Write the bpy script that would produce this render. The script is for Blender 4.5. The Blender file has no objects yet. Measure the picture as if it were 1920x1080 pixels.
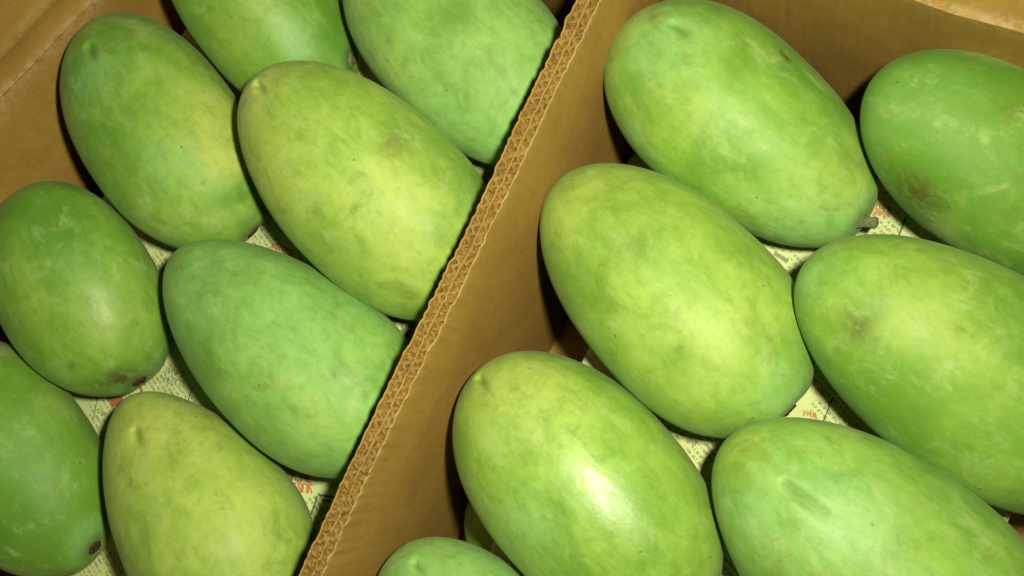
import bpy, math, random
import numpy as np
from mathutils import Matrix, Vector

sc = bpy.context.scene
col = sc.collection
rng = np.random.default_rng(11)
random.seed(5)

# ------------------------------------------------------------------ camera
FPX, PX, PY, HCAM = 1700.0, 960.0, 540.0, 0.45           # photo focal length in pixels, centre, camera height (m)
R = np.array([[0.857873959, 0.401426410, -0.320794493],   # world <- camera (right, down, forward)
              [0.431869483, -0.901538706, 0.026771461],
              [-0.278461881, -0.161507891, -0.946770396]])
cam_d = bpy.data.cameras.new('camera'); cam = bpy.data.objects.new('camera', cam_d); col.objects.link(cam)
cam_d.sensor_width = 36.0; cam_d.lens = FPX / 1920.0 * 36.0
cam_d.clip_start = 0.005; cam_d.clip_end = 50.0
M = Matrix.Identity(4)
for i in range(3):
    M[i][0] = R[i, 0]; M[i][1] = -R[i, 1]; M[i][2] = -R[i, 2]
M[2][3] = HCAM
cam.matrix_world = M
sc.camera = cam

# ------------------------------------------------------------------ light: the camera's flash and dim room light
FLASH = Vector((0.032, 0.048, 0.460))
ld = bpy.data.lights.new('camera_flash', 'AREA'); ld.shape = 'RECTANGLE'; ld.size = 0.030; ld.size_y = 0.018
ld.energy = 3.75; ld.color = (1.0, 0.96, 0.72)
lo = bpy.data.objects.new('camera_flash', ld); col.objects.link(lo)
lo.location = FLASH
aim = Vector((-0.34, -0.02, 0.05)) - FLASH
lo.rotation_euler = aim.to_track_quat('-Z', 'Y').to_euler()
w = bpy.data.worlds.new('World'); sc.world = w; w.use_nodes = True
bgn = w.node_tree.nodes['Background']; bgn.inputs[0].default_value = (1.0, 0.86, 0.62, 1); bgn.inputs[1].default_value = 0.005
sc.view_settings.view_transform = 'Standard'; sc.view_settings.look = 'None'
sc.view_settings.exposure = 0.0; sc.view_settings.gamma = 1.0; sc.view_settings.use_curve_mapping = False
sc.render.engine = 'CYCLES'

# ------------------------------------------------------------------ helpers
def proj(wpts):
    c = (np.asarray(wpts) - np.array([0, 0, HCAM])) @ R
    return c[..., :2] / c[..., 2:3] * FPX + np.array([PX, PY])

def at(px, z):
    """photo pixel -> point on the horizontal plane at height z"""
    r = R @ np.array([px[0] - PX, px[1] - PY, FPX]); t = (z - HCAM) / r[2]
    return np.array([r[0] * t, r[1] * t, z])

def tag(o, label=None, cat=None, group=None, kind=None):
    if label: o['label'] = label
    if cat: o['category'] = cat
    if group: o['group'] = group
    if kind: o['kind'] = kind
    return o

def link(name, me, mat, parent=None):
    o = bpy.data.objects.new(name, me); col.objects.link(o)
    if mat: me.materials.append(mat)
    if parent: o.parent = parent
    return o

def mesh_np(name, v, quads, smooth=True, attrs=None):
    me = bpy.data.meshes.new(name)
    v = np.asarray(v, np.float32); q = np.asarray(quads, np.int32)
    n = q.shape[1]
    me.vertices.add(len(v)); me.vertices.foreach_set('co', v.ravel())
    me.loops.add(q.size); me.loops.foreach_set('vertex_index', q.ravel())
    me.polygons.add(len(q)); me.polygons.foreach_set('loop_start', np.arange(0, q.size, n, dtype=np.int32))
    me.polygons.foreach_set('loop_total', np.full(len(q), n, np.int32))
    me.polygons.foreach_set('use_smooth', np.full(len(q), smooth, bool))
    for k, a in (attrs or {}).items():
        at_ = me.attributes.new(k, 'FLOAT', 'POINT'); at_.data.foreach_set('value', np.asarray(a, np.float32))
    me.update(calc_edges=True); me.validate()
    return me

def grid_quads(nu, nv, wrap=False, flip=False):
    i, j = np.meshgrid(np.arange(nu - 1), np.arange(nv if wrap else nv - 1), indexing='ij')
    a = i * nv + j; b = i * nv + (j + 1) % nv; c = (i + 1) * nv + (j + 1) % nv; d = (i + 1) * nv + j
    q = np.stack([a, b, c, d], -1).reshape(-1, 4)
    return q[:, ::-1] if flip else q

class NT:
    """small node-tree writer"""
    def __init__(s, name):
        s.m = bpy.data.materials.new(name); s.m.use_nodes = True
        s.t = s.m.node_tree; s.b = s.t.nodes['Principled BSDF']
    def n(s, t, **kw):
        x = s.t.nodes.new(t)
        for k, v in kw.items():
            if k in ('i',): continue
            setattr(x, k, v)
        for k, v in kw.get('i', {}).items():
            if hasattr(v, 'is_output') : s.t.links.new(v, x.inputs[k])
            else: x.inputs[k].default_value = v
        return x
    def set(s, k, v):
        if hasattr(v, 'is_output'): s.t.links.new(v, s.b.inputs[k])
        else: s.b.inputs[k].default_value = v
    def math(s, op, a, b=0.0, clamp=False):
        x = s.n('ShaderNodeMath', operation=op, use_clamp=clamp, i={0: a, 1: b}); return x.outputs[0]
    def noise(s, vec, scale, detail=3.0, rough=0.5, dist=0.0):
        return s.n('ShaderNodeTexNoise', i={'Vector': vec, 'Scale': scale, 'Detail': detail, 'Roughness': rough, 'Distortion': dist}).outputs[0]
    def ramp(s, fac, lo, hi, a=0.0, b=1.0):
        x = s.n('ShaderNodeMapRange', interpolation_type='SMOOTHSTEP', i={0: fac, 1: lo, 2: hi, 3: a, 4: b}); return x.outputs[0]
    def mix(s, fac, a, b, blend='MIX'):
        x = s.n('ShaderNodeMix', data_type='RGBA', blend_type=blend, clamp_factor=True)
        for k, v in ((0, fac), (6, a), (7, b)):
            if hasattr(v, 'is_output'): s.t.links.new(v, x.inputs[k])
            else: x.inputs[k].default_value = v if k == 0 else (*v, 1.0)
        return x.outputs[2]
    def attr(s, name): return s.n('ShaderNodeAttribute', attribute_name=name).outputs['Fac']
    def objattr(s, name): return s.n('ShaderNodeAttribute', attribute_name=name, attribute_type='OBJECT').outputs['Fac']
    def coord(s): return s.n('ShaderNodeTexCoord').outputs['Object']
    def scaled(s, vec, sx, sy, sz):
        return s.n('ShaderNodeMapping', i={'Vector': vec, 'Scale': (sx, sy, sz)}).outputs[0]
    def bump(s, h, strength, dist, normal=None):
        i = {'Height': h, 'Strength': strength, 'Distance': dist}
        if normal is not None: i['Normal'] = normal
        return s.n('ShaderNodeBump', i=i).outputs[0]

# ------------------------------------------------------------------ materials
def mango_material():
    g = NT('mango_skin')
    seed = g.objattr('seed')
    co0 = g.coord()
    off = g.n('ShaderNodeCombineXYZ', i={0: seed, 1: g.math('MULTIPLY', seed, 1.7), 2: g.math('MULTIPLY', seed, -0.6)}).outputs[0]
    co = g.n('ShaderNodeVectorMath', operation='ADD', i={0: co0, 1: off}).outputs[0]
    ripe, bloom, bruise, dark = g.attr('ripe'), g.attr('bloom'), g.attr('bruise'), g.attr('deep')
    n1 = g.noise(co, 26, 4, 0.55, 0.4)        # broad mottling
    n2 = g.noise(g.scaled(co, 0.6, 1, 1), 48, 6, 0.62, 0.35)
    n3 = g.noise(co, 260, 3, 0.6)
    n4 = g.noise(g.scaled(co, 0.25, 1, 1), 120, 4, 0.6, 1.0)   # lengthwise streaks
    base = g.mix(g.ramp(n1, 0.30, 0.72), (0.105, 0.275, 0.020), (0.225, 0.430, 0.042))
    base = g.mix(g.math('MULTIPLY', g.ramp(n2, 0.42, 0.72), 0.35), base, (0.25, 0.46, 0.055))
    # riper yellow-green areas
    ry = g.math('ADD', ripe, g.math('MULTIPLY', g.math('SUBTRACT', n2, 0.5), 0.75))
    base = g.mix(g.ramp(ry, 0.0, 0.95), base, (0.42, 0.515, 0.085))
    ry2 = g.math('ADD', ripe, g.math('MULTIPLY', g.math('SUBTRACT', n1, 0.5), 0.6))
    base = g.mix(g.ramp(ry2, 0.80, 1.5), base, (0.60, 0.52, 0.13))
    # waxy blue-green bloom
    bl = g.math('ADD', bloom, g.math('MULTIPLY', g.math('SUBTRACT', n4, 0.5), 1.1))
    base = g.mix(g.math('MULTIPLY', g.ramp(bl, 0.15, 0.9), 0.75), base, (0.255, 0.50, 0.135))
    # deep-green areas
    dk = g.math('ADD', dark, g.math('MULTIPLY', g.math('SUBTRACT', n1, 0.5), 0.9))
    base = g.mix(g.math('MULTIPLY', g.ramp(dk, 0.2, 0.95), 0.75), base, (0.085, 0.235, 0.012))
    # olive smudges
    sm = g.ramp(g.noise(co, 44, 5, 0.65, 1.2), 0.54, 0.76)
    base = g.mix(g.math('MULTIPLY', sm, 0.72), base, (0.165, 0.235, 0.022))
    sm2 = g.ramp(g.noise(g.scaled(co, 0.7, 1, 1), 95, 6, 0.7, 1.5), 0.57, 0.74)
    base = g.mix(g.math('MULTIPLY', sm2, 0.62), base, (0.20, 0.22, 0.05))
    pl = g.ramp(g.noise(g.scaled(co, 0.8, 1, 1), 62, 6, 0.68, 0.9), 0.52, 0.74)
    base = g.mix(g.math('MULTIPLY', pl, 0.65), base, (0.37, 0.49, 0.14))
    n5 = g.noise(g.scaled(co, 0.8, 1, 1), 17, 3, 0.5, 0.8)
    base = g.mix(g.math('MULTIPLY', g.ramp(n5, 0.52, 0.72), 0.55), base, (0.40, 0.52, 0.12))
    base = g.mix(g.math('MULTIPLY', g.ramp(n5, 0.46, 0.30), 0.40), base, (0.115, 0.275, 0.020))
    # lenticels
    vo = g.n('ShaderNodeTexVoronoi', feature='F1', i={'Vector': co, 'Scale': 330.0, 'Randomness': 1.0})
    sel = g.ramp(g.n('ShaderNodeSeparateColor', i={0: vo.outputs['Color']}).outputs[0], 0.55, 0.6)
    dot = g.math('MULTIPLY', g.ramp(vo.outputs['Distance'], 0.10, 0.24, 1, 0), sel)
    base = g.mix(g.math('MULTIPLY', dot, 0.14), base, (0.42, 0.50, 0.16))
    vo2 = g.n('ShaderNodeTexVoronoi', feature='F1', i={'Vector': co, 'Scale': 120.0, 'Randomness': 1.0})
    sel2 = g.ramp(g.n('ShaderNodeSeparateColor', i={0: vo2.outputs['Color']}).outputs[1], 0.80, 0.84)
    dot2 = g.math('MULTIPLY', g.ramp(vo2.outputs['Distance'], 0.04, 0.12, 1, 0), sel2)
    base = g.mix(g.math('MULTIPLY', dot2, 0.65), base, (0.09, 0.11, 0.02))
    # fine tonal grain
    base = g.mix(g.math('MULTIPLY', g.ramp(n3, 0.35, 0.75), 0.20), base, (0.12, 0.26, 0.03))
    # brown blemishes
    br = g.math('MULTIPLY', bruise, g.ramp(g.noise(co, 190, 5, 0.7, 0.8), 0.24, 0.60))
    base = g.mix(g.math('MULTIPLY', br, 0.85), base, (0.090, 0.090, 0.014))
    # powdery mottling and fine scuffs of the skin
    m1 = g.noise(g.scaled(co, 0.75, 1, 1), 85, 8, 0.72, 0.5)
    m2 = g.noise(g.scaled(co, 0.22, 1, 1), 210, 5, 0.7, 0.6)
    mot = g.math('ADD', g.math('MULTIPLY', m1, 0.72), g.math('MULTIPLY', m2, 0.28))
    base = g.mix(g.ramp(mot, 0.54, 0.32, 0.0, 0.50), base, (0.120, 0.240, 0.026))
    base = g.mix(g.ramp(mot, 0.52, 0.74, 0.0, 0.60), base, (0.42, 0.55, 0.18))
    scf = g.math('MULTIPLY', g.ramp(g.noise(g.scaled(co, 0.10, 1, 1), 520, 3, 0.6, 0.3), 0.66, 0.72), g.ramp(n1, 0.5, 0.66))
    base = g.mix(g.math('MULTIPLY', scf, 0.45), base, (0.24, 0.25, 0.08))
    base = g.mix(1.0, base, (0.90, 0.93, 1.02), 'MULTIPLY')
    g.set('Base Color', base)
    g.set('Sheen Weight', 0.07); g.set('Sheen Roughness', 0.45); g.set('Sheen Tint', (0.75, 0.85, 0.6, 1))
    gloss = g.objattr('gloss')
    g.set('Roughness', g.math('SUBTRACT', g.ramp(m1, 0.35, 0.65, 0.48, 0.66), g.math('MULTIPLY', gloss, 0.17)))
    g.set('Specular IOR Level', g.math('ADD', g.math('MULTIPLY', gloss, 0.20), 0.32))
    h = g.math('ADD', g.math('MULTIPLY', n3, 0.35), g.math('MULTIPLY', n2, 1.0))
    h = g.math('SUBTRACT', h, g.math('MULTIPLY', dot2, 0.25))
    h = g.math('ADD', h, g.math('MULTIPLY', m1, 0.5))
    g.set('Normal', g.bump(h, 0.35, 0.0009))
    return g.m

def cardboard(name, ribs=None, tint=(1, 1, 1)):
    g = NT(name); co = g.coord()
    n1 = g.noise(co, 22, 4, 0.6, 0.3); n2 = g.noise(g.scaled(co, 1, 1, 0.35), 420, 4, 0.7); n3 = g.noise(co, 90, 5, 0.65)
    c = lambda r, gg, b: (r * tint[0], gg * tint[1], b * tint[2])
    base = g.mix(g.ramp(n1, 0.3, 0.7), c(0.290, 0.170, 0.034), c(0.355, 0.215, 0.046))
    base = g.mix(g.math('MULTIPLY', g.ramp(n2, 0.35, 0.75), 0.35), base, c(0.225, 0.120, 0.022))
    base = g.mix(g.math('MULTIPLY', g.ramp(n3, 0.55, 0.8), 0.30), base, c(0.42, 0.28, 0.085))
    vo = g.n('ShaderNodeTexVoronoi', feature='F1', i={'Vector': g.scaled(co, 1, 1, 0.4), 'Scale': 260.0})
    fl = g.ramp(vo.outputs['Distance'], 0.02, 0.10, 1, 0)
    base = g.mix(g.math('MULTIPLY', fl, 0.30), base, c(0.14, 0.08, 0.025))
    wear = g.math('MULTIPLY', g.attr('wear'), g.ramp(g.noise(g.scaled(co, 1, 1, 1), 240, 5, 0.7, 0.6), 0.36, 0.62))
    base = g.mix(wear, base, (0.42, 0.31, 0.14))
    g.set('Base Color', base); g.set('Roughness', 0.72); g.set('Specular IOR Level', 0.25)
    h = g.math('ADD', g.math('MULTIPLY', n2, 0.4), g.math('MULTIPLY', n3, 0.6))
    if ribs:
        wv = g.n('ShaderNodeTexWave', wave_type='BANDS', bands_direction=ribs, wave_profile='SIN', i={'Vector': co, 'Scale': 2 * math.pi / 0.0062 / 20.0, 'Distortion': 0.15}).outputs['Fac']
        h = g.math('ADD', h, g.math('MULTIPLY', wv, 0.25))
    g.set('Normal', g.bump(h, 0.45, 0.0005))
    return g.m

def newsprint():
    g = NT('newsprint'); co = g.coord()
    n1 = g.noise(co, 30, 4, 0.6); n2 = g.noise(co, 600, 3, 0.7)
    base = g.mix(g.ramp(n1, 0.3, 0.7), (0.54, 0.62, 0.27), (0.63, 0.71, 0.33))
    base = g.mix(g.math('MULTIPLY', g.ramp(n2, 0.45, 0.8), 0.18), base, (0.50, 0.48, 0.30))
    # rows of small print
    rot = g.n('ShaderNodeMapping', i={'Vector': co, 'Rotation': (0, 0, 0.42)}).outputs[0]
    sep = g.n('ShaderNodeSeparateXYZ', i={0: rot}).outputs
    row = g.ramp(g.math('PINGPONG', sep[1], 0.0014), 0.00055, 0.00075)
    let = g.ramp(g.noise(g.scaled(rot, 1, 0.35, 1), 900, 2, 0.5), 0.47, 0.53)
    par = g.ramp(g.noise(rot, 38, 2, 0.5), 0.44, 0.50)
    pr = g.math('MULTIPLY', g.math('MULTIPLY', row, let), par)
    base = g.mix(g.math('MULTIPLY', pr, 0.62), base, (0.13, 0.14, 0.07))
    g.set('Base Color', base); g.set('Roughness', 0.85); g.set('Specular IOR Level', 0.15)
    g.set('Normal', g.bump(g.noise(co, 160, 4, 0.6), 0.25, 0.0006))
    return g.m

def ink(name, c):
    g = NT(name); co = g.coord()
    n = g.noise(co, 1500, 2, 0.6)
    g.set('Base Color', g.mix(g.math('MULTIPLY', g.ramp(n, 0.45, 0.7), 0.45), c, (0.55, 0.52, 0.33)))
    g.set('Roughness', 0.85); g.set('Specular IOR Level', 0.1)
    return g.m

def bark(name, a, b):
    g = NT(name); co = g.coord()
    n = g.noise(co, 700, 4, 0.7)
    g.set('Base Color', g.mix(g.ramp(n, 0.3, 0.7), a, b)); g.set('Roughness', 0.8); g.set('Specular IOR Level', 0.2)
    g.set('Normal', g.bump(n, 0.7, 0.0008))
    return g.m

MAT_MANGO = mango_material()
MAT_BOX = cardboard('kraft_wall', 'Y')
MAT_BOXX = cardboard('kraft_end_wall', 'X')
MAT_BASE = cardboard('kraft_base', None)
MAT_LINER = cardboard('kraft_liner', 'Y')
MAT_FLUTE = cardboard('kraft_flute', None, (0.66, 0.66, 0.60))
MAT_PAPER = newsprint()
MAT_RED = ink('ink_red', (0.52, 0.17, 0.05)); MAT_GREY = ink('ink_grey', (0.22, 0.28, 0.15)); MAT_BLACK = ink('ink_dark', (0.05, 0.07, 0.03))
MAT_ORANGE = ink('ink_orange', (0.38, 0.13, 0.03))
MAT_STEM = bark('stem_bark', (0.030, 0.018, 0.008), (0.10, 0.055, 0.024))
MAT_STUB = bark('stub_bark', (0.075, 0.10, 0.035), (0.17, 0.19, 0.085))

# ------------------------------------------------------------------ the carton
X_L, X_D0, X_D1, X_R = -0.440, -0.1504, -0.1404, 0.131     # side wall, divider faces, side wall (inner faces)
Y_B, Y_F = 0.1765, -0.300                                   # end walls (inner faces)
H_D = 0.095
Z_F = -0.0800                                               # carton floor, under a lower layer of fruit

def sheet(name, P, thick, mat, parent, wear=None, out=+1):
    """P: (nu, nv, 3) grid of points -> board of the given thickness (closed), normals to one side"""
    P = np.asarray(P, float); nu, nv = P.shape[:2]
    du = np.gradient(P, axis=0); dv = np.gradient(P, axis=1)
    n = np.cross(du, dv); n /= np.linalg.norm(n, axis=-1, keepdims=True) + 1e-12
    Q = P + n * thick * out
    v = np.concatenate([P.reshape(-1, 3), Q.reshape(-1, 3)])
    q1 = grid_quads(nu, nv); off = nu * nv
    idx = np.arange(nu * nv).reshape(nu, nv)
    ring = np.concatenate([idx[0, :], idx[1:, -1], idx[-1, -2::-1], idx[-2:0:-1, 0]])
    nx = np.roll(ring, -1)
    side = np.stack([ring, nx, nx + off, ring + off], -1)
    q = np.concatenate([q1[:, ::-1] if out > 0 else q1, (q1 if out > 0 else q1[:, ::-1]) + off, side if out > 0 else side[:, ::-1]])
    w_ = None
    if wear is not None: w_ = np.concatenate([np.asarray(wear).ravel()] * 2)
    else: w_ = np.zeros(len(v))
    me = mesh_np(name, v, q, False, {'wear': w_})
    bm_smooth = np.zeros(len(q), bool); bm_smooth[:2 * len(q1)] = True
    me.polygons.foreach_set('use_smooth', bm_smooth)
    # keep board edges crisp
    o = link(name, me, mat, parent)
    md = o.modifiers.new('edges', 'EDGE_SPLIT'); md.split_angle = math.radians(50)
    return o

box = bpy.data.objects.new('cardboard_box', None); col.objects.link(box); box.empty_display_size = 0.05
tag(box, 'open brown corrugated cardboard box holding all the green mangoes', 'box')

def lin(a, b, n): return np.linspace(a, b, n)

# bottom board
gx, gy = np.meshgrid(lin(X_L - 0.004, X_R + 0.004, 8), lin(Y_F - 0.004, Y_B + 0.004, 8), indexing='ij')
sheet('bottom_panel', np.stack([gx, gy, np.full_like(gx, Z_F)], -1), 0.004, MAT_BASE, box, out=-1)

def crease_z(y):     # the side wall's fold dips towards the far corner, where the board has been crushed
    return np.interp(y, [-0.31, -0.10, -0.017, 0.06, 0.11, 0.20], [0.090, 0.084, 0.0715, 0.0535, 0.048, 0.046])
def crease_x(y):
    return np.interp(y, [-0.31, -0.10, -0.017, 0.06, 0.11, 0.20], [-0.441, -0.442, -0.4455, -0.4335, -0.432, -0.436])

ys = lin(Y_F, Y_B, 90)
ss = np.array([0, .15, .3, .5, .7, .82, .9, .95, .98, 1.0])
G = np.zeros((len(ss), len(ys), 3)); WR = np.zeros((len(ss), len(ys)))
jit = np.interp(ys, lin(Y_F, Y_B, 30), rng.normal(0, 0.0006, 30))
for a, s in enumerate(ss):
    zc = crease_z(ys); xc = crease_x(ys) + jit
    G[a, :, 0] = X_L + (xc - X_L) * s ** 1.5; G[a, :, 1] = ys; G[a, :, 2] = Z_F + 0.0002 + (zc - Z_F) * s
    WR[a] = max(0, (s - 0.93) / 0.07) * 0.8
sheet('side_wall', G, 0.004, MAT_BOX, box, WR, out=+1)
# flap folded outwards over that wall; a second score line runs parallel to the fold
fs = np.array([0.0, .0015, .004, .007, .011, .015, .019, .022, .026, .034, .05, .08, .12, .16])
Gf = np.zeros((len(fs), len(ys), 3)); Wf = np.zeros((len(fs), len(ys)))
for a, s in enumerate(fs):
    zc = crease_z(ys); xc = crease_x(ys) + jit
    s1 = min(s, 0.020); s2 = max(0, s - 0.020)
    rise = 0.0022 * math.sin(min(1, s / 0.010) * math.pi / 2) + 0.12 * s1 - 0.0018 * math.exp(-((s - .020) / .0016) ** 2)
    Gf[a, :, 0] = xc - s1 * 0.985 - s2 * 0.96; Gf[a, :, 1] = ys; Gf[a, :, 2] = zc + 0.0012 + rise + 0.30 * s2
    Wf[a] = max(math.exp(-(s / 0.003) ** 2) * 1.0, 0.55 * math.exp(-((s - .0205) / .0022) ** 2))
sheet('flap', Gf, 0.004, MAT_BOX, box, Wf, out=+1)

# far end wall with its flap
xs = lin(X_L, X_R, 120)
Z_B = 0.0950
jb = np.interp(xs, lin(X_L, X_R, 34), rng.normal(0, 0.0004, 34))
ss = np.array([0, .25, .5, .7, .82, .9, .95, .98, 1.0])
G = np.zeros((len(ss), len(xs), 3)); WR = np.zeros((len(ss), len(xs)))
for a, s in enumerate(ss):
    G[a, :, 0] = xs; G[a, :, 1] = Y_B - 0.0012 * s + jb * s; G[a, :, 2] = Z_F + 0.0002 + (Z_B - Z_F) * s
    WR[a] = max(0, (s - 0.965) / 0.035) * 0.6
sheet('end_wall', G, 0.004, MAT_BOXX, box, WR, out=+1)
fs = np.array([0.0, .0015, .004, .007, .011, .02, .05, .10, .14])
Gf = np.zeros((len(fs), len(xs), 3)); Wf = np.zeros((len(fs), len(xs)))
for a, s in enumerate(fs):
    Gf[a, :, 0] = xs; Gf[a, :, 1] = Y_B - 0.0012 + jb + 0.0012 * min(1, s / 0.0015) + s * 0.40; Gf[a, :, 2] = Z_B + 0.0003 + s * 0.92
    Wf[a] = math.exp(-((s - 0.001) / 0.0035) ** 2) * 0.9
sheet('flap', Gf, 0.004, MAT_BOXX, box, Wf, out=+1)
# glued lap on the end wall whose edge shows as an upright line
p0 = at((1478, 40), 0.07); lapx = p0[0] * (Y_B / p0[1])
gx, gz = np.meshgrid(lin(X_D1 + 0.0015, lapx, 8), lin(Z_F + 0.001, Z_B - 0.0025, 6), indexing='ij')
sheet('glued_lap', np.stack([gx, np.full_like(gx, Y_B - 0.0016) - 0.0004 * gz / Z_B, gz], -1), 0.0012, MAT_BOXX, box, out=+1)

# the walls out of view
gx, gz = np.meshgrid(lin(X_L, X_R, 8), lin(Z_F + 0.0002, 0.095, 5), indexing='ij')
sheet('end_wall', np.stack([gx, np.full_like(gx, Y_F), gz], -1), 0.004, MAT_BOXX, box, out=+1)
gy, gz = np.meshgrid(lin(Y_F, Y_B, 8), lin(Z_F + 0.0002, 0.095, 5), indexing='ij')
sheet('side_wall', np.stack([np.full_like(gy, X_R), gy, gz], -1), 0.004, MAT_BOX, box, out=+1)

# ------------------------------------------------------------------ double-wall divider: three liners, two fluted sheets
div = bpy.data.objects.new('cardboard_divider', None); col.objects.link(div); div.location = (0.5 * (X_D0 + X_D1), 0, 0); div.empty_display_size = 0.05
tag(div, 'long double-wall corrugated cardboard divider standing between the two groups of mangoes', 'divider')
DX0, DX1 = X_D0 - div.location.x, X_D1 - div.location.x
YD0, YD1 = Y_F + 0.002, Y_B - 0.0025
LT = 0.0008
ny = 480
yy = lin(YD0, YD1, ny)
bow = 0.0006 * np.sin(yy * 17) + 0.0004 * np.sin(yy * 41 + 1)
def ragged(scale, k): return np.interp(yy, lin(YD0, YD1, k), rng.normal(0, scale, k))
def board(name, cx, th, zt, mat, worn_lit_top):
    zs = np.array([0.0, .25, .5, .7, .85, .93, .97, 0.985, 1.0])
    G0 = np.zeros((len(zs), ny, 3)); W0 = np.zeros((len(zs), ny))
    ex = ragged(0.00025, 260)
    for a, s in enumerate(zs):
        G0[a, :, 0] = cx + bow + ex * max(0, (s - .9) / .1); G0[a, :, 1] = yy; G0[a, :, 2] = Z_F + 0.0006 + (zt - Z_F) * s
        W0[a] = max(0, (s - .965) / .035) * worn_lit_top
    return sheet(name, G0, th, mat, div, W0, out=+1)
top = lambda: H_D + ragged(0.00035, 300) + ragged(0.0004, 60)
cxs = [DX0 + LT, 0.5 * (DX0 + DX1) + LT / 2 + 0.0002, DX1]
board('liner', cxs[0], LT, top(), MAT_LINER, 0.1)
board('liner', cxs[1], LT, top() - 0.0004, MAT_LINER, 0.05)
board('liner', cxs[2], LT, top(), MAT_LINER, 0.5)  # paler top edge: scuffing plus the brightness of its lit edge, as colour
def flute(x0, x1, phase):
    n = 1500; y = lin(YD0, YD1, n)
    amp = (x1 - x0) / 2 - 0.00085
    ph = 2 * math.pi * y / 0.0046 + phase + np.interp(y, lin(YD0, YD1, 60), rng.normal(0, 0.7, 60))
    cxw = (x0 + x1) / 2 + np.interp(y, yy, bow)
    wv = np.sin(ph); wv = np.sign(wv) * np.abs(wv) ** 0.9
    x = cxw + amp * wv
    zt = H_D - 0.0009 + np.interp(y, lin(YD0, YD1, 420), rng.normal(0, 0.0005, 420))
    zs = np.array([0.0, .6, .93, .98, 1.0])
    G0 = np.zeros((len(zs), n, 3))
    for a, s in enumerate(zs):
        G0[a, :, 0] = x; G0[a, :, 1] = y; G0[a, :, 2] = Z_F + 0.0008 + (zt - Z_F) * s
    nrm = 0.0021
    # offset the second face straight across so that the sheet keeps an even thickness
    P1 = G0.copy(); P1[..., 0] -= nrm / 2; P2 = G0.copy(); P2[..., 0] += nrm / 2
    v = np.concatenate([P1.reshape(-1, 3), P2.reshape(-1, 3)]); q1 = grid_quads(len(zs), n); off = len(zs) * n
    idx = np.arange(off).reshape(len(zs), n); t_ = idx[-1]
    topq = np.stack([t_[:-1], t_[1:], t_[1:] + off, t_[:-1] + off], -1)
    me = mesh_np('fluted_sheet', v, np.concatenate([q1, q1[:, ::-1] + off, topq]), False, {'wear': np.concatenate([np.repeat([0, 0, 0, .05, .22], n)] * 2)})
    return link('fluted_sheet', me, MAT_FLUTE, div)
def crushed(x0, x1):
    n = 900; y = lin(YD0, YD1, n); G0 = np.zeros((7, n, 3))
    for a, t in enumerate(lin(0, 1, 7)):
        G0[a, :, 0] = x0 + 0.0001 + (x1 - x0 - 0.0002) * t + np.interp(y, yy, bow); G0[a, :, 1] = y
        G0[a, :, 2] = H_D - 0.0012 + rng.normal(0, 0.00055, n)
    return sheet('crushed_core', G0, 0.0012, MAT_FLUTE, div, out=-1)
crushed(cxs[0], cxs[1] - LT); crushed(cxs[1], cxs[2] - LT)
flute(cxs[0], cxs[1] - LT, 0.3)
flute(cxs[1], cxs[2] - LT, 2.0)

# ------------------------------------------------------------------ newspaper lining
def paper_z(x, y):
    x = np.asarray(x); y = np.asarray(y)
    return -0.0013 + 0.0006 * np.sin(x * 61 + 1.3 * np.sin(y * 40)) * np.sin(y * 73 + 0.7) + 0.0004 * np.sin((x + y) * 160 + 2)

def newspaper(x0, x1, y0, y1, label, seedv):
    r = np.random.default_rng(seedv)
    nu, nv = 90, 130
    u, v = np.meshgrid(lin(0, 1, nu), lin(0, 1, nv), indexing='ij')
    ex0 = np.interp(v, lin(0, 1, 9), r.normal(0, 0.0022, 9)); ey0 = np.interp(u, lin(0, 1, 8), r.normal(0, 0.002, 8))
    X = x0 + ex0 + u * (x1 - x0 - ex0); Y = y0 + ey0 + v * (y1 - y0 - ey0)
    G0 = np.stack([X, Y, paper_z(X, Y)], -1)
    me = mesh_np('newspaper', G0.reshape(-1, 3), grid_quads(nu, nv)[:, ::-1], True)
    o = link('newspaper', me, MAT_PAPER)
    md = o.modifiers.new('sheet', 'SOLIDIFY'); md.thickness = 0.0002; md.offset = -1
    tag(o, label, 'newspaper')
    return o
paper_a = newspaper(-0.418, -0.1660, -0.2520, 0.128, 'newspaper with large red lettering lining the box beside the bent side wall', 3)
paper_b = newspaper(-0.1010, 0.0995, -0.290, 0.134, 'newspaper with small red lettering under the mangoes including the glaring highlighted one', 8)

def strips(name, rects, mat, parent, lift=0.00022):
    """flat print: rects are quads of four (x, y) points"""
    v, q = [], []
    for r4 in rects:
        for (x, y) in r4: v.append((x, y, float(paper_z(x, y)) + lift))
        q.append([len(v) - 4, len(v) - 3, len(v) - 2, len(v) - 1])
    v = np.array(v)
    for k, f in enumerate(q):       # all faces look up
        a, b, c = v[f[0]], v[f[1]], v[f[2]]
        if np.cross(b - a, c - a)[2] < 0: q[k] = f[::-1]
    me = mesh_np(name, v, q, False)
    o = link(name, me, mat, parent)
    if 'lettering' in name: o['kind'] = 'stuff'
    return o

def seg(a, b, wd):
    a = np.array(a[:2]); b = np.array(b[:2]); d = b - a; L = np.hypot(*d) + 1e-9; n = np.array([-d[1], d[0]]) / L * wd / 2
    k = max(1, int(L / 0.004)); out = []
    for i in range(k):
        p = a + d * i / k; q = a + d * (i + 1) / k; out.append([p - n, q - n, q + n, p + n])
    return out

def pxseg(p, q, wd): return seg(at(p, 0), at(q, 0), wd)

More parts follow.
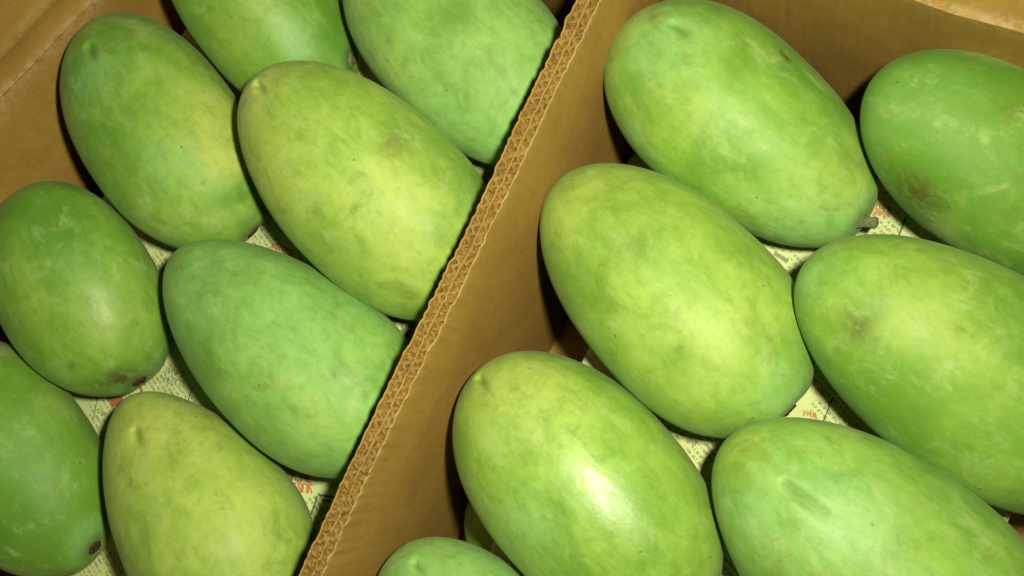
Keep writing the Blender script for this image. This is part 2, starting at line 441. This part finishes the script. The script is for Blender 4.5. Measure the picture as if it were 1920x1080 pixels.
def glyph_row(p, q, hgt, n, wd, r):
    """a row of letter-like strokes between two photo pixels on the paper"""
    A = at(p, 0)[:2]; B = at(q, 0)[:2]; d = (B - A) / n; u = d / np.hypot(*d); up = np.array([-u[1], u[0]]) * hgt
    out = []
    for i in range(n):
        o = A + d * i; wv = d * 0.72
        c = {(0, 0): o, (1, 0): o + wv, (0, 1): o + up, (1, 1): o + wv + up, (0, .5): o + up * .5, (1, .5): o + wv + up * .5}
        opts = [((0, 0), (0, 1)), ((1, 0), (1, 1)), ((0, 1), (1, 1)), ((0, 0), (1, 0)), ((0, .5), (1, .5)), ((0, 1), (1, 0))]
        for k in r.choice(len(opts), 3, replace=False, p=[.25, .25, .17, .13, .12, .08]): out += seg(c[opts[k][0]], c[opts[k][1]], wd)
    return out

r = np.random.default_rng(4)
# red lettering and a ruled box beside the divider
strips('red_lettering', glyph_row((528, 898), (583, 905), 0.0052, 6, 0.0009, r) + glyph_row((545, 922), (585, 926), 0.0046, 4, 0.0009, r), MAT_RED, paper_a)
for p_, q_, w_ in (((592, 930), (575, 985), .0008), ((594, 928), (640, 935), .0009), ((600, 938), (640, 944), .0006), ((357, 725), (346, 762), .0006), ((182, 740), (172, 790), .0005)):
    strips('printed_rule', pxseg(p_, q_, w_), MAT_BLACK, paper_a)
strips('grey_lettering', glyph_row((608, 912), (640, 918), 0.003, 5, 0.0005, r) + glyph_row((595, 962), (620, 968), 0.002, 4, 0.0004, r), MAT_GREY, paper_a)
# lettering around the dark stem scar
strips('grey_lettering', glyph_row((305, 715), (340, 726), 0.0034, 5, 0.0007, r) + glyph_row((308, 700), (340, 708), 0.0034, 5, 0.0007, r) + glyph_row((180, 772), (198, 790), 0.003, 4, 0.0005, r), MAT_GREY, paper_a)
strips('red_block', [[at(p, 0)[:2] for p in ((195, 738), (262, 720), (268, 740), (205, 764))]], MAT_ORANGE, paper_a)
strips('grey_lettering', glyph_row((728, 603), (765, 618), 0.003, 6, 0.0007, r) + glyph_row((735, 618), (768, 632), 0.003, 5, 0.0005, r), MAT_GREY, paper_a)
strips('red_lettering', glyph_row((505, 462), (545, 480), 0.003, 5, 0.0008, r), MAT_RED, paper_a)
strips('grey_lettering', glyph_row((298, 468), (318, 474), 0.002, 3, 0.0005, r), MAT_GREY, paper_a)
# under the other group
strips('printed_rule', pxseg((1700, 405), (1683, 448), 0.0007), MAT_BLACK, paper_b)
strips('printed_rule', pxseg((1562, 745), (1543, 792), 0.0006), MAT_BLACK, paper_b)
strips('red_lettering', glyph_row((1638, 392), (1672, 398), 0.0026, 7, 0.00045, r) + glyph_row((1638, 402), (1668, 407), 0.0024, 6, 0.0004, r) + glyph_row((1528, 737), (1548, 744), 0.0022, 4, 0.0004, r)
       + glyph_row((1505, 778), (1530, 783), 0.0022, 5, 0.0004, r), MAT_RED, paper_b)
strips('grey_lettering', pxseg((1452, 474), (1478, 489), 0.0021) + glyph_row((1470, 510), (1488, 516), 0.002, 4, 0.0004, r) + glyph_row((1287, 829), (1304, 836), 0.0022, 4, 0.0005, r) + pxseg((1615, 447), (1680, 452), 0.0004), MAT_GREY, paper_b)

# ------------------------------------------------------------------ mangoes
TH = 0.88
NU, NV = 190, 132
# centre x, y, yaw, pitch, length, width, taper, bend   (metres, radians; solved from the outlines)
FIT = {
 'M1': [-0.0745, 0.1235, -0.2963, 0.1852, 0.1445, 0.081, -0.1394, 0.0044], 'M2': [-0.0707, 0.0393, -0.3697, 0.0577, 0.1491, 0.0883, 0.0881, 0.0188],
 'M3': [-0.0675, -0.0563, -0.3554, 0.0542, 0.1434, 0.0916, -0.018, -0.0001], 'M4': [0.0525, 0.0594, -0.148, 0.305, 0.1536, 0.086, 0.1024, -0.0025],
 'M5': [0.0522, -0.0297, -0.2902, 0.1876, 0.1515, 0.0937, 0.1505, 0.0291], 'M6': [0.0344, 0.1457, -0.087, 0.4152, 0.1338, 0.0765, 0.0233, -0.049],
 'M7': [-0.0709, -0.1522, -0.4266, 0.0068, 0.1402, 0.0884, 0.0815, 0.0011], 'L1': [-0.3595, 0.01, -0.486, 0.1549, 0.1532, 0.0898, 0.0015, -0.0837],
 'L2': [-0.2262, 0.0258, -0.3462, 0.3805, 0.1554, 0.091, 0.0826, -0.0084], 'L3': [-0.232, -0.0635, -0.2024, 0.1619, 0.1567, 0.0876, 0.1949, -0.0483],
 'L4': [-0.2385, -0.1563, -0.4575, 0.0916, 0.1375, 0.0872, 0.2727, -0.0038], 'L5': [-0.364, -0.0892, -0.6737, 0.3056, 0.1249, 0.0865, 0.0167, -0.0663],
 'L6': [-0.3595, -0.189, -0.4234, 0.1443, 0.1499, 0.0887, -0.0561, -0.0151], 'L7': [-0.3381, 0.0915, -0.5199, 0.4737, 0.1323, 0.0782, -0.0107, -0.0015],
 'L8': [-0.2205, 0.1091, -0.351, 0.1467, 0.1493, 0.0869, -0.0056, 0.093]}
G_A = 'green mangoes beside the end wall with the upright seam'
G_B = 'green mangoes beside the bent side wall'
# label, general ripeness / bloom / depth, patches: (kind, photo pixel, radius m, amount), beak pixel, stem pixel, stem kind
INFO = {
 'M1': ('green mango with short stub of stem and thin black scratch, against end wall', .16, .18, .0,
        [('bloom', (1250, 70), .020, .7), ('ripe', (1585, 340), .020, .45), ('ripe', (1250, 220), .020, .25), ('bloom', (1500, 425), .022, .6), ('deep', (1400, 110), .018, .6), ('bloom', (1190, 260), .012, .5), ('bruise', (1470, 99), .0022, 1.4), ('bruise', (1482, 110), .0022, 1.3), ('bruise', (1283, 66), .0028, .45), ('bruise', (1222, 34), .0025, .6)], (1262, 46), (1622, 418), 'stub'),
 'M2': ('yellow-green mango with faint dark smudge near its tip and tiny scratch, beside divider', .32, .12, .0,
        [('ripe', (1100, 350), .025, .25), ('deep', (1190, 445), .012, .5), ('bloom', (1470, 740), .020, .6), ('ripe', (1350, 640), .025, .20), ('bruise', (1190, 450), .009, .32), ('bruise', (1272, 659), .0020, .9), ('bruise', (1060, 560), .006, .25)], None, (1490, 776), 'scar'),
 'M3': ('brightest yellow-green mango with glaring white highlight and creased pale tip, against divider', .31, .10, .0,
        [('ripe', (960, 720), .022, .35), ('bloom', (985, 990), .018, .6), ('deep', (960, 900), .016, .35), ('bloom', (930, 830), .012, .35), ('bruise', (985, 855), .004, .25)], (899, 708), None, 'scar'),
 'M4': ('yellowish green mango with a round brown bruise near its tip, between two greener mangoes', .18, .10, .18,
        [('ripe', (1720, 600), .030, .35), ('deep', (1680, 740), .028, .5), ('bloom', (1520, 520), .014, .6), ('bruise', (1612, 618), .0062, .85), ('bruise', (1590, 585), .007, .35), ('deep', (1640, 790), .02, .5), ('bruise', (1800, 615), .0022, .6)], None, None, 'scar'),
 'M5': ('smooth mid-green mango with a long creased beak on its upper face', .18, .30, .0,
        [('bloom', (1560, 960), .026, .5), ('ripe', (1400, 830), .014, .4), ('deep', (1420, 850), .010, .4), ('ripe', (1700, 960), .020, .25), ('bloom', (1400, 960), .012, .4), ('bruise', (1690, 1030), .004, .4)], (1470, 908), None, 'scar'),
 'M6': ('dark green mango with wide brown stain low on its side, against end wall', .10, .14, .60,
        [('bloom', (1700, 160), .014, .9), ('bloom', (1650, 240), .010, .6), ('bloom', (1810, 145), .012, .5), ('deep', (1790, 112), .016, .8), ('bruise', (1722, 378), .0120, .95), ('bruise', (1700, 345), .008, .6), ('deep', (1722, 378), .018, .8), ('bruise', (1900, 205), .006, .5), ('bloom', (1850, 350), .02, .3), ('bruise', (1650, 270), .004, .3)], None, None, 'scar'),
 'M7': ('pale blue-green mango with creased tip, half hidden beside the glaring highlighted mango', .15, .75, .0,
        [('bloom', (800, 1040), .03, .4), ('ripe', (735, 1050), .01, .3)], (778, 1054), None, 'scar'),
 'L1': ('dull green mango with yellow flank and dark stem scar, near the bent side wall', .20, .14, .12,
        [('ripe', (420, 230), .026, .75), ('ripe', (420, 310), .010, .55), ('bloom', (170, 130), .018, .7), ('bloom', (300, 300), .016, .5), ('deep', (440, 370), .014, .8), ('deep', (240, 310), .016, .4), ('bruise', (470, 430), .006, .4), ('bruise', (380, 340), .0014, .8)], (163, 86), (478, 438), 'scar'),
 'L2': ('yellow-green mango with fine scuffed patch and orange-tinged tip, touching the divider', .40, .05, .0,
        [('ripe', (466, 178), .012, .95), ('ripe', (500, 330), .022, .35), ('deep', (590, 190), .022, .5), ('ripe', (720, 400), .03, .25), ('bruise', (742, 262), .006, .55), ('bruise', (725, 275), .005, .4), ('bloom', (870, 320), .012, .4), ('bruise', (590, 395), .003, .3)], (482, 156), None, 'scar'),
 'L3': ('matt blue-green mango with a narrow tip and broad shoulder, touching the divider', .04, .55, .05,
        [('bloom', (560, 600), .03, .35), ('bloom', (380, 500), .02, .3), ('ripe', (590, 800), .022, .35), ('deep', (400, 640), .014, .4), ('bruise', (625, 703), .0018, .8), ('bruise', (385, 715), .006, .3), ('bruise', (560, 862), .006, .3), ('bruise', (730, 680), .005, .3)], None, None, 'scar'),
 'L4': ('pale yellow-green mango with narrow tan tip, next to red lettering on newspaper', .50, .04, .0,
        [('ripe', (290, 790), .026, .55), ('deep', (320, 865), .012, .4), ('ripe', (440, 960), .03, .2), ('bloom', (540, 930), .014, .35), ('deep', (500, 880), .014, .3)], (252, 806), None, 'scar'),
 'L5': ('small stubby green mango with a cracked dark stem scar, against the bent side wall', .14, .10, .32,
        [('ripe', (210, 600), .020, .45), ('deep', (110, 420), .016, .8), ('ripe', (60, 590), .016, .2), ('bloom', (300, 680), .012, .6), ('bruise', (210, 714), .007, 1.), ('bruise', (238, 704), .007, 1.), ('bruise', (180, 722), .004, .7), ('bruise', (130, 690), .003, .6), ('bruise', (280, 672), .0035, .6), ('bruise', (105, 730), .005, .4)], None, (264, 718), 'scar'),
 'L6': ('deep green mango with a reddish brown stem scar, below the stubby mango', .12, .12, .5,
        [('bloom', (50, 860), .024, .6), ('ripe', (110, 760), .016, .35), ('ripe', (185, 860), .012, .4), ('bloom', (160, 1010), .010, .8), ('deep', (60, 960), .02, .4)], None, (183, 1030), 'scar'),
 'L7': ('glossy deep green mango with milky streak and grey stem nub, beside mint green mango', .10, .05, .40,
        [('bloom', (560, 80), .016, .8), ('ripe', (450, 60), .02, .4), ('deep', (630, 60), .016, .5)], None, (664, 112), 'scar'),
 'L8': ('mint green mango with pale mottling and olive patch, wedged between end wall and divider', .14, .62, .0,
        [('ripe', (900, 130), .02, .45), ('deep', (850, 30), .016, .7), ('deep', (700, 100), .010, .5), ('bruise', (690, 95), .006, .3), ('bloom', (930, 200), .03, .3), ('ripe', (740, 130), .018, .5), ('bloom', (850, 260), .02, .4)], None, None, 'scar'),
}

def prof(a, k): return np.clip(1 - np.abs(a) ** np.where(a > 0, 2.45, 2.15), 0, 1) ** 0.5 * (1 + k * a)

def mango(key, nu_=NU, nv_=NV, lift=0.0):
    NU, NV = nu_, nv_
    cx, cy, yaw, pit, L, Wd, k, b = FIT[key]
    label, ripe0, bloom0, deep0, patches, beak, stempx, stemkind = INFO[key]
    r = np.random.default_rng(sum(map(ord, key)) * 7)
    ph = np.linspace(0, math.pi, NU)[1:-1]; th = np.linspace(0, 2 * math.pi, NV, endpoint=False)
    PH, TT = np.meshgrid(ph, th, indexing='ij')
    a = -np.cos(PH); rr = prof(a, k)
    loc = np.stack([a * L / 2, rr * np.cos(TT) * Wd / 2 + b * Wd * (1 - a * a) * .5, rr * np.sin(TT) * Wd / 2 * TH], -1).reshape(-1, 3)
    tip = np.array([[-L / 2, 0, 0]]); end = np.array([[L / 2, 0, 0]])
    loc = np.concatenate([loc, tip, end])
    nrm = np.stack([loc[:, 0] / (L / 2) ** 2, loc[:, 1] / (Wd / 2) ** 2, loc[:, 2] / (Wd / 2 * TH) ** 2], -1); nrm /= np.linalg.norm(nrm, axis=1, keepdims=True)
    A = np.array([[math.cos(pit), 0, -math.sin(pit)], [0, 1, 0], [math.sin(pit), 0, math.cos(pit)]])
    B = np.array([[math.cos(yaw), math.sin(yaw), 0], [-math.sin(yaw), math.cos(yaw), 0], [0, 0, 1]])
    rot = A @ B
    zc = -(loc @ rot)[:, 2].min() + lift
    org = np.array([cx, cy, zc])
    wpts = loc @ rot + org; wn = nrm @ rot
    scr = proj(wpts); view = wpts - np.array([0, 0, HCAM]); facing = (view * wn).sum(1) < 0
    def find(px):
        d2 = ((scr - np.array(px)) ** 2).sum(1) + np.where(facing, 0, 1e9)
        return int(np.argmin(d2))
    # gentle unevenness of the skin
    disp = np.zeros(len(loc))
    for _ in range(10):
        kv = r.normal(0, 1, 3); kv *= r.uniform(35, 120) / np.linalg.norm(kv)
        disp += r.uniform(.3, 1) * np.sin(loc @ kv + r.uniform(0, 6.28)) * (60 / np.linalg.norm(kv)) * 0.00020
    # broad flat facets and a shallow hollow at the stem end
    si = find(stempx) if stempx else len(loc) - 1
    S0 = loc[si].copy()
    ds = np.linalg.norm(loc - S0, axis=1)
    disp -= 0.0020 * np.exp(-(ds / 0.0065) ** 2)
    disp += 0.0007 * np.exp(-((ds - 0.014) / 0.006) ** 2)
    if beak:
        bi = find(beak); c = loc[bi]
        # groove running from the beak towards the stem side, with a small nose beside it
        n0 = nrm[bi]; ax = np.array([1.0, 0, 0]); ax = ax - n0 * (ax @ n0); ax /= np.linalg.norm(ax)
        sd = np.cross(n0, ax)
        rel = loc - c; u = rel @ ax; v = rel @ sd; dn = np.abs(rel @ n0) < 0.02
        ln = 0.016 if key == 'M5' else 0.009
        gr = np.where(u > 0, np.exp(-(u / ln) ** 2), np.exp(-(u / 0.0015) ** 2)) * np.exp(-(v / (0.0013 + (0.07 if key == 'M5' else 0.13) * np.clip(u, 0, 1))) ** 2)
        disp -= 0.0027 * gr * dn; beakm = gr * dn
        nose = np.exp(-(((u + 0.0030) / 0.0045) ** 2 + (v / 0.0055) ** 2))
        disp += (0.0002 if key == 'M5' else 0.0006) * nose * dn
    at_ = {n: np.full(len(loc), v0) for n, v0 in (('ripe', ripe0), ('bloom', bloom0), ('deep', deep0), ('bruise', 0.0))}
    for kind, px, rad, amt in patches:
        pi = find(px); d = np.linalg.norm((loc - loc[pi]), axis=1)
        at_[kind] += amt * np.exp(-(d / rad) ** 2)
    if beak: at_['deep'] += 0.9 * beakm; at_['bruise'] += 0.25 * beakm  # the groove's shade is also put into its colour, deeper green and browner
    at_['bruise'] += 0.8 * np.exp(-(ds / 0.0042) ** 2)
    at_['bloom'] += 0.5 * np.exp(-((ds - 0.012) / 0.006) ** 2)
    disp -= 0.0004 * np.clip(at_['bruise'], 0, 1)
    co = loc + nrm * disp[:, None]
    nu = len(ph)
    q = grid_quads(nu, NV, wrap=True)
    me = bpy.data.meshes.new('mango')
    tri0 = [(NV * nu, (j + 1) % NV, j) for j in range(NV)]
    o_ = (nu - 1) * NV
    tri1 = [(NV * nu + 1, o_ + j, o_ + (j + 1) % NV) for j in range(NV)]
    faces = [tuple(int(x) for x in f) for f in q] + tri0 + tri1
    me.from_pydata(co.tolist(), [], faces)
    me.polygons.foreach_set('use_smooth', np.ones(len(me.polygons), bool))
    for n, v0 in at_.items():
        x = me.attributes.new(n, 'FLOAT', 'POINT'); x.data.foreach_set('value', v0.astype(np.float32))
    me.update()
    # outward normals
    f0 = me.polygons[len(q) // 2]
    if f0.normal.dot(Vector(nrm[f0.vertices[0]])) < 0: me.flip_normals()
    o = link('mango', me, MAT_MANGO)
    mw = Matrix.Identity(4)
    for i in range(3):
        for j in range(3): mw[i][j] = rot[j, i]
        mw[i][3] = org[i]
    o.matrix_world = mw
    o['gloss'] = {'M3': 1.0, 'L5': .45, 'M1': .3, 'M2': .15, 'L7': .5, 'L2': .15, 'M5': .4, 'L4': .1}.get(key, 0.0)
    o['seed'] = float(r.uniform(-1, 1) * 3)
    tag(o, label, 'mango', G_A if key[0] == 'M' else G_B)
    # stem: a woody scar or, on one fruit, a short cut stub
    n0 = Vector(nrm[si]); base = Vector(co[si])
    if key == 'M1':
        dirw = Vector((0.86, 0.20, 0.10)).normalized(); dl = Vector(rot @ np.array(dirw)); n0 = (n0 * 0.35 + dl).normalized()
    t1 = n0.orthogonal().normalized(); t2 = n0.cross(t1)
    rings = ([(-.002, .0040), (.0, .0036), (.002, .0027), (.004, .0024), (.0058, .0026), (.0068, .0024), (.0072, .0016), (.0076, .0001)] if stemkind == 'stub'
             else [(-.0015, .0042), (.0006, .0040), (.0016, .0034), (.0021, .0027), (.0017, .0018), (.0012, .0009), (.0011, .0001)])
    nn = 20; vv = []; ff = []
    for ii, (h, rad) in enumerate(rings):
        for j in range(nn):
            tt = 2 * math.pi * j / nn; rj = rad * (1 + 0.13 * math.sin(3 * tt + ii * .6) + r.normal(0, .05))
            p = base + n0 * (h + r.normal(0, .0001)) + t1 * rj * math.cos(tt) + t2 * rj * math.sin(tt); vv.append(p[:])
    for ii in range(len(rings) - 1):
        for j in range(nn): ff.append((ii * nn + j, ii * nn + (j + 1) % nn, (ii + 1) * nn + (j + 1) % nn, (ii + 1) * nn + j))
    sm = bpy.data.meshes.new('stem'); sm.from_pydata(vv, [], ff); sm.polygons.foreach_set('use_smooth', np.ones(len(ff), bool)); sm.update()
    so = link('stem', sm, MAT_STUB if key in ('M1', 'L7') else MAT_STEM, o)
    return o

for key in list(FIT): mango(key)

# the lower layer that carries the newspapers: only slivers of it show in the gaps along the divider
LOW = [(-0.0690, -0.105, -0.12), (-0.0700, 0.098, -0.10), (-0.0360, -0.004, 0.05), (0.0640, -0.100, 0.1), (0.0630, 0.098, 0.05),
       (-0.2280, -0.170, 0.1), (-0.2260, -0.070, -0.06), (-0.2300, 0.035, 0.08), (-0.3650, -0.185, -0.1), (-0.3640, -0.085, 0.07), (-0.3600, 0.020, 0.0)]
src_low = None
for i, (x, y, yw) in enumerate(LOW):
    if src_low is None:
        FIT['low'] = [x, y, yw, 0.0, 0.132, 0.0862, 0.05, 0.0]
        INFO['low'] = ('dark green lower-layer mango, a sliver between glaring mango and pale blue-green one', .12, .25, .2, [('bloom', (910, 1025), .02, .3)], None, None, 'scar')
        src_low = mango('low', 90, 64, Z_F + 0.0005)
        src_low['group'] = 'lower layer of green mangoes under the newspaper'
    else:
        c = src_low.copy(); col.objects.link(c)
        c.matrix_world = Matrix.Translation(Vector((x, y, src_low.matrix_world.translation.z))) @ Matrix.Rotation(yw, 4, 'Z')
        c['seed'] = i * 0.37
        c['label'] = 'dark green mango of the lower layer, hidden under the newspaper'
        if i == 1: c['label'] = 'dark green lower-layer mango, a sliver beneath the mango with the stem stub'
        for ch in src_low.children:
            d = ch.copy(); col.objects.link(d); d.parent = c
